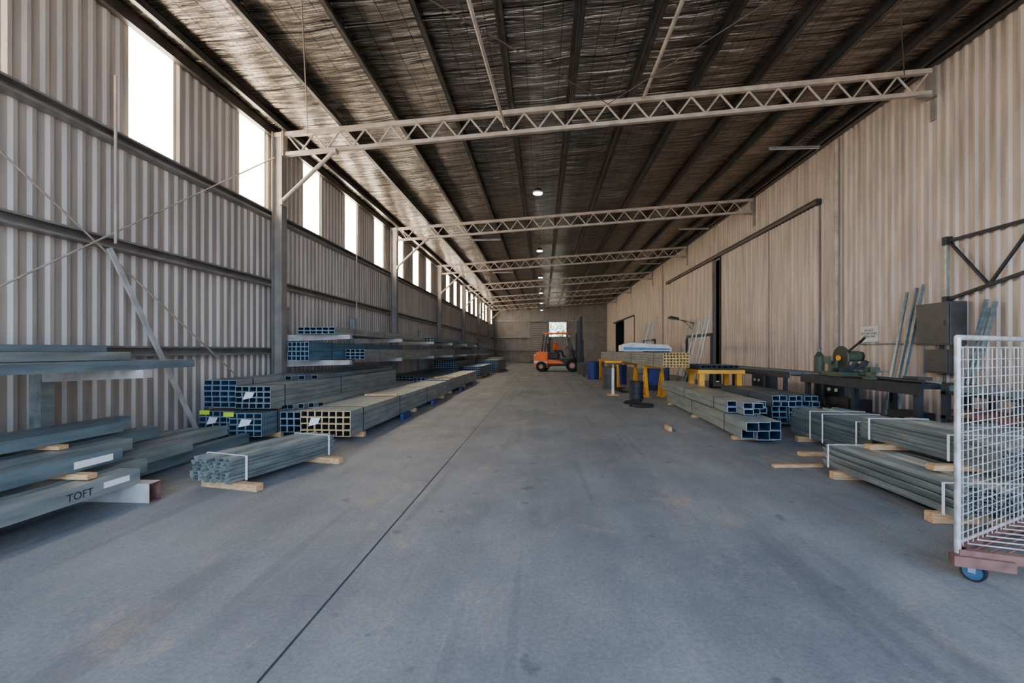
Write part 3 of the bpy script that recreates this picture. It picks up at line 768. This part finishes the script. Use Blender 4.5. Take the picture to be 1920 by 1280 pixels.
for y in (-.3,.3): b.box(1.27,1.31,y-.06,y+.06,.1,.8,M_black); b.prism([(1.27,.08),(2.2,.1),(2.2,.11),(1.27,.14)],y-.06,y+.06,M_black)
b.done(F)
b=MB('wheels')
for x,r in ((.75,.34),(-.95,.28)):
    for y in (-.53,.53):
        b.cyl((x,y-.12,r),(x,y+.12,r),r,M_rubber,24); b.ring((x,y-.12,r),(0,1,0),r*.85,.03,M_rubber,24); b.ring((x,y+.12,r),(0,1,0),r*.85,.03,M_rubber,24)
        b.cyl((x,y-.135,r),(x,y+.135,r),r*.45,M_girt,16); b.cyl((x,y-.15,r),(x,y+.15,r),r*.22,M_orange,10)
b.done(F)

# operator (skin modifier, seated)
M_skin=mat('skin',(196,140,112),rough=.55); M_navy=mat('work_trousers',(36,42,60),rough=.8); M_vest=mat('orange_hivis_shirt',(244,84,30),rough=.75); M_hair=mat('hair',(50,36,28),rough=.8)
nodes={'pel':(-.36,0,1.16,.15),'sp':(-.38,0,1.36,.135),'ch':(-.36,0,1.55,.16),'nk':(-.33,0,1.70,.06),'hd':(-.30,0,1.80,.085),'ht':(-.30,0,1.90,.09),
'ls':(-.35,.19,1.62,.07),'le':(-.12,.27,1.40,.048),'lw':(.18,.17,1.40,.033),'lh':(.30,.13,1.40,.036),
'rs':(-.35,-.19,1.62,.07),'re':(-.12,-.27,1.40,.048),'rw':(.18,-.17,1.40,.033),'rh':(.30,-.13,1.40,.036),
'lk':(.12,.14,1.16,.075),'la':(.25,.13,.80,.05),'lf':(.42,.13,.76,.045),'lhp':(-.28,.11,1.14,.1),
'rk':(.12,-.14,1.16,.075),'ra':(.25,-.13,.80,.05),'rf':(.42,-.13,.76,.045),'rhp':(-.28,-.11,1.14,.1)}
keys=list(nodes); ed=[('pel','sp'),('sp','ch'),('ch','nk'),('nk','hd'),('hd','ht'),('ch','ls'),('ls','le'),('le','lw'),('lw','lh'),('ch','rs'),('rs','re'),('re','rw'),('rw','rh'),
('pel','lhp'),('lhp','lk'),('lk','la'),('la','lf'),('pel','rhp'),('rhp','rk'),('rk','ra'),('ra','rf')]
me=bpy.data.meshes.new('op'); me.from_pydata([nodes[k][:3] for k in keys],[(keys.index(a),keys.index(c)) for a,c in ed],[])
ob=bpy.data.objects.new('op_tmp',me); S.collection.objects.link(ob)
ob.modifiers.new('skin','SKIN'); sd=ob.modifiers.new('sub','SUBSURF'); sd.levels=2
for i,k in enumerate(keys):
    me.skin_vertices[0].data[i].radius=(nodes[k][3],)*2; me.skin_vertices[0].data[i].use_root=(k=='pel')
dg=bpy.context.evaluated_depsgraph_get(); dg.update()
m2=bpy.data.meshes.new_from_object(ob.evaluated_get(dg)); bpy.data.objects.remove(ob)
m2.materials.clear()
for m in (M_vest,M_navy,M_skin,M_hair,M_black): m2.materials.append(m)
for p in m2.polygons:
    c=p.center; p.use_smooth=True
    if c.z>1.74: p.material_index=3 if (c.z>1.90 or c.x<-.34) else 2
    elif c.z>1.69 and abs(c.y)<.08: p.material_index=2
    elif c.x>.2 and c.z>1.3: p.material_index=2
    elif c.z<.86: p.material_index=4
    elif c.z<1.24: p.material_index=1
    else: p.material_index=0
op=bpy.data.objects.new('forklift_operator',m2); S.collection.objects.link(op)
op.matrix_world=RZ(FM[0],FM[1],.20,FR)
b=MB('operator_features')
b.ball((-.205,0,1.83),.02,.014,.022,M_skin,8,5)
for y in (-.035,.035): b.ball((-.222,y,1.86),.01,.012,.009,M_black,8,5)
b.ball((-.215,0,1.785),.008,.025,.007,M_rust,8,5)
for y in (-.09,.09): b.ball((-.30,y,1.84),.02,.012,.03,M_skin,8,5)
for y0 in (.13,-.13):
    for k in range(4): b.cyl((.31,y0-.03+.02*k,1.40),(.37,y0-.03+.02*k,1.385),.009,M_skin,6); b.cyl((.37,y0-.03+.02*k,1.385),(.375,y0-.03+.02*k,1.35),.008,M_skin,6)
    b.cyl((.27,y0-.03*(1 if y0>0 else -1),1.42),(.33,y0-.06*(1 if y0>0 else -1),1.42),.01,M_skin,6)
b.done(op)

# ------------------------------------------------------------------ outside trees
M_leaf=mat('leaves',(96,124,56),(150,170,86),rough=.8,scale=3); M_bark=mat('bark',(110,92,72),rough=.9)
for tx,ty,h in ((-.5,60,6.5),(2.4,61,7.2),(5.2,60.5,6.2)):
    b=MB('tree'); b.cyl((tx,ty,-.02),(tx+.2,ty,h*.6),.16,M_bark,8,r1=.08)
    for k in range(5):
        a=k*1.3; b.cyl((tx+.1,ty,h*.35+k*.2),(tx+math.cos(a)*1.2,ty+math.sin(a)*1.0,h*.55+.25*k),.06,M_bark,6,r1=.02)
    for i in range(1300):
        d=Vector((random.gauss(0,1),random.gauss(0,1),random.gauss(0,1))).normalized()*(random.random()**.4)
        c=Vector((tx+d.x*1.9,ty+d.y*1.6,h*.62+d.z*h*.36)); u=Vector((random.gauss(0,1),random.gauss(0,1),random.gauss(0,1))).normalized()*.13; w=u.cross(Vector((random.gauss(0,1),random.gauss(0,1),random.gauss(0,1)))).normalized()*.07
        b.add([c-u,c+w,c+u,c-w],[(0,1,2,3)],M_leaf)
    b.done()

# ------------------------------------------------------------------ light
w=bpy.data.worlds.new('sky'); S.world=w; w.use_nodes=True
bg=w.node_tree.nodes['Background']; bg.inputs[0].default_value=(.50,.69,1.0,1); bg.inputs[1].default_value=8.8
sun=bpy.data.lights.new('sun','SUN'); sun.energy=35; sun.angle=math.radians(.6); sun.color=(1,.88,.73)
so=bpy.data.objects.new('sun',sun); S.collection.objects.link(so)
so.rotation_euler=Vector((.62,.30,-.72)).to_track_quat('-Z','Y').to_euler()

cam=bpy.data.cameras.new('camera'); co=bpy.data.objects.new('camera',cam); S.collection.objects.link(co)
cam.sensor_width=36; cam.lens=16.0; cam.shift_y=17/1920; cam.clip_start=.05; cam.clip_end=400
co.location=(0,0,1.4); co.rotation_euler=(math.radians(90),0,math.radians(3.89))
S.camera=co
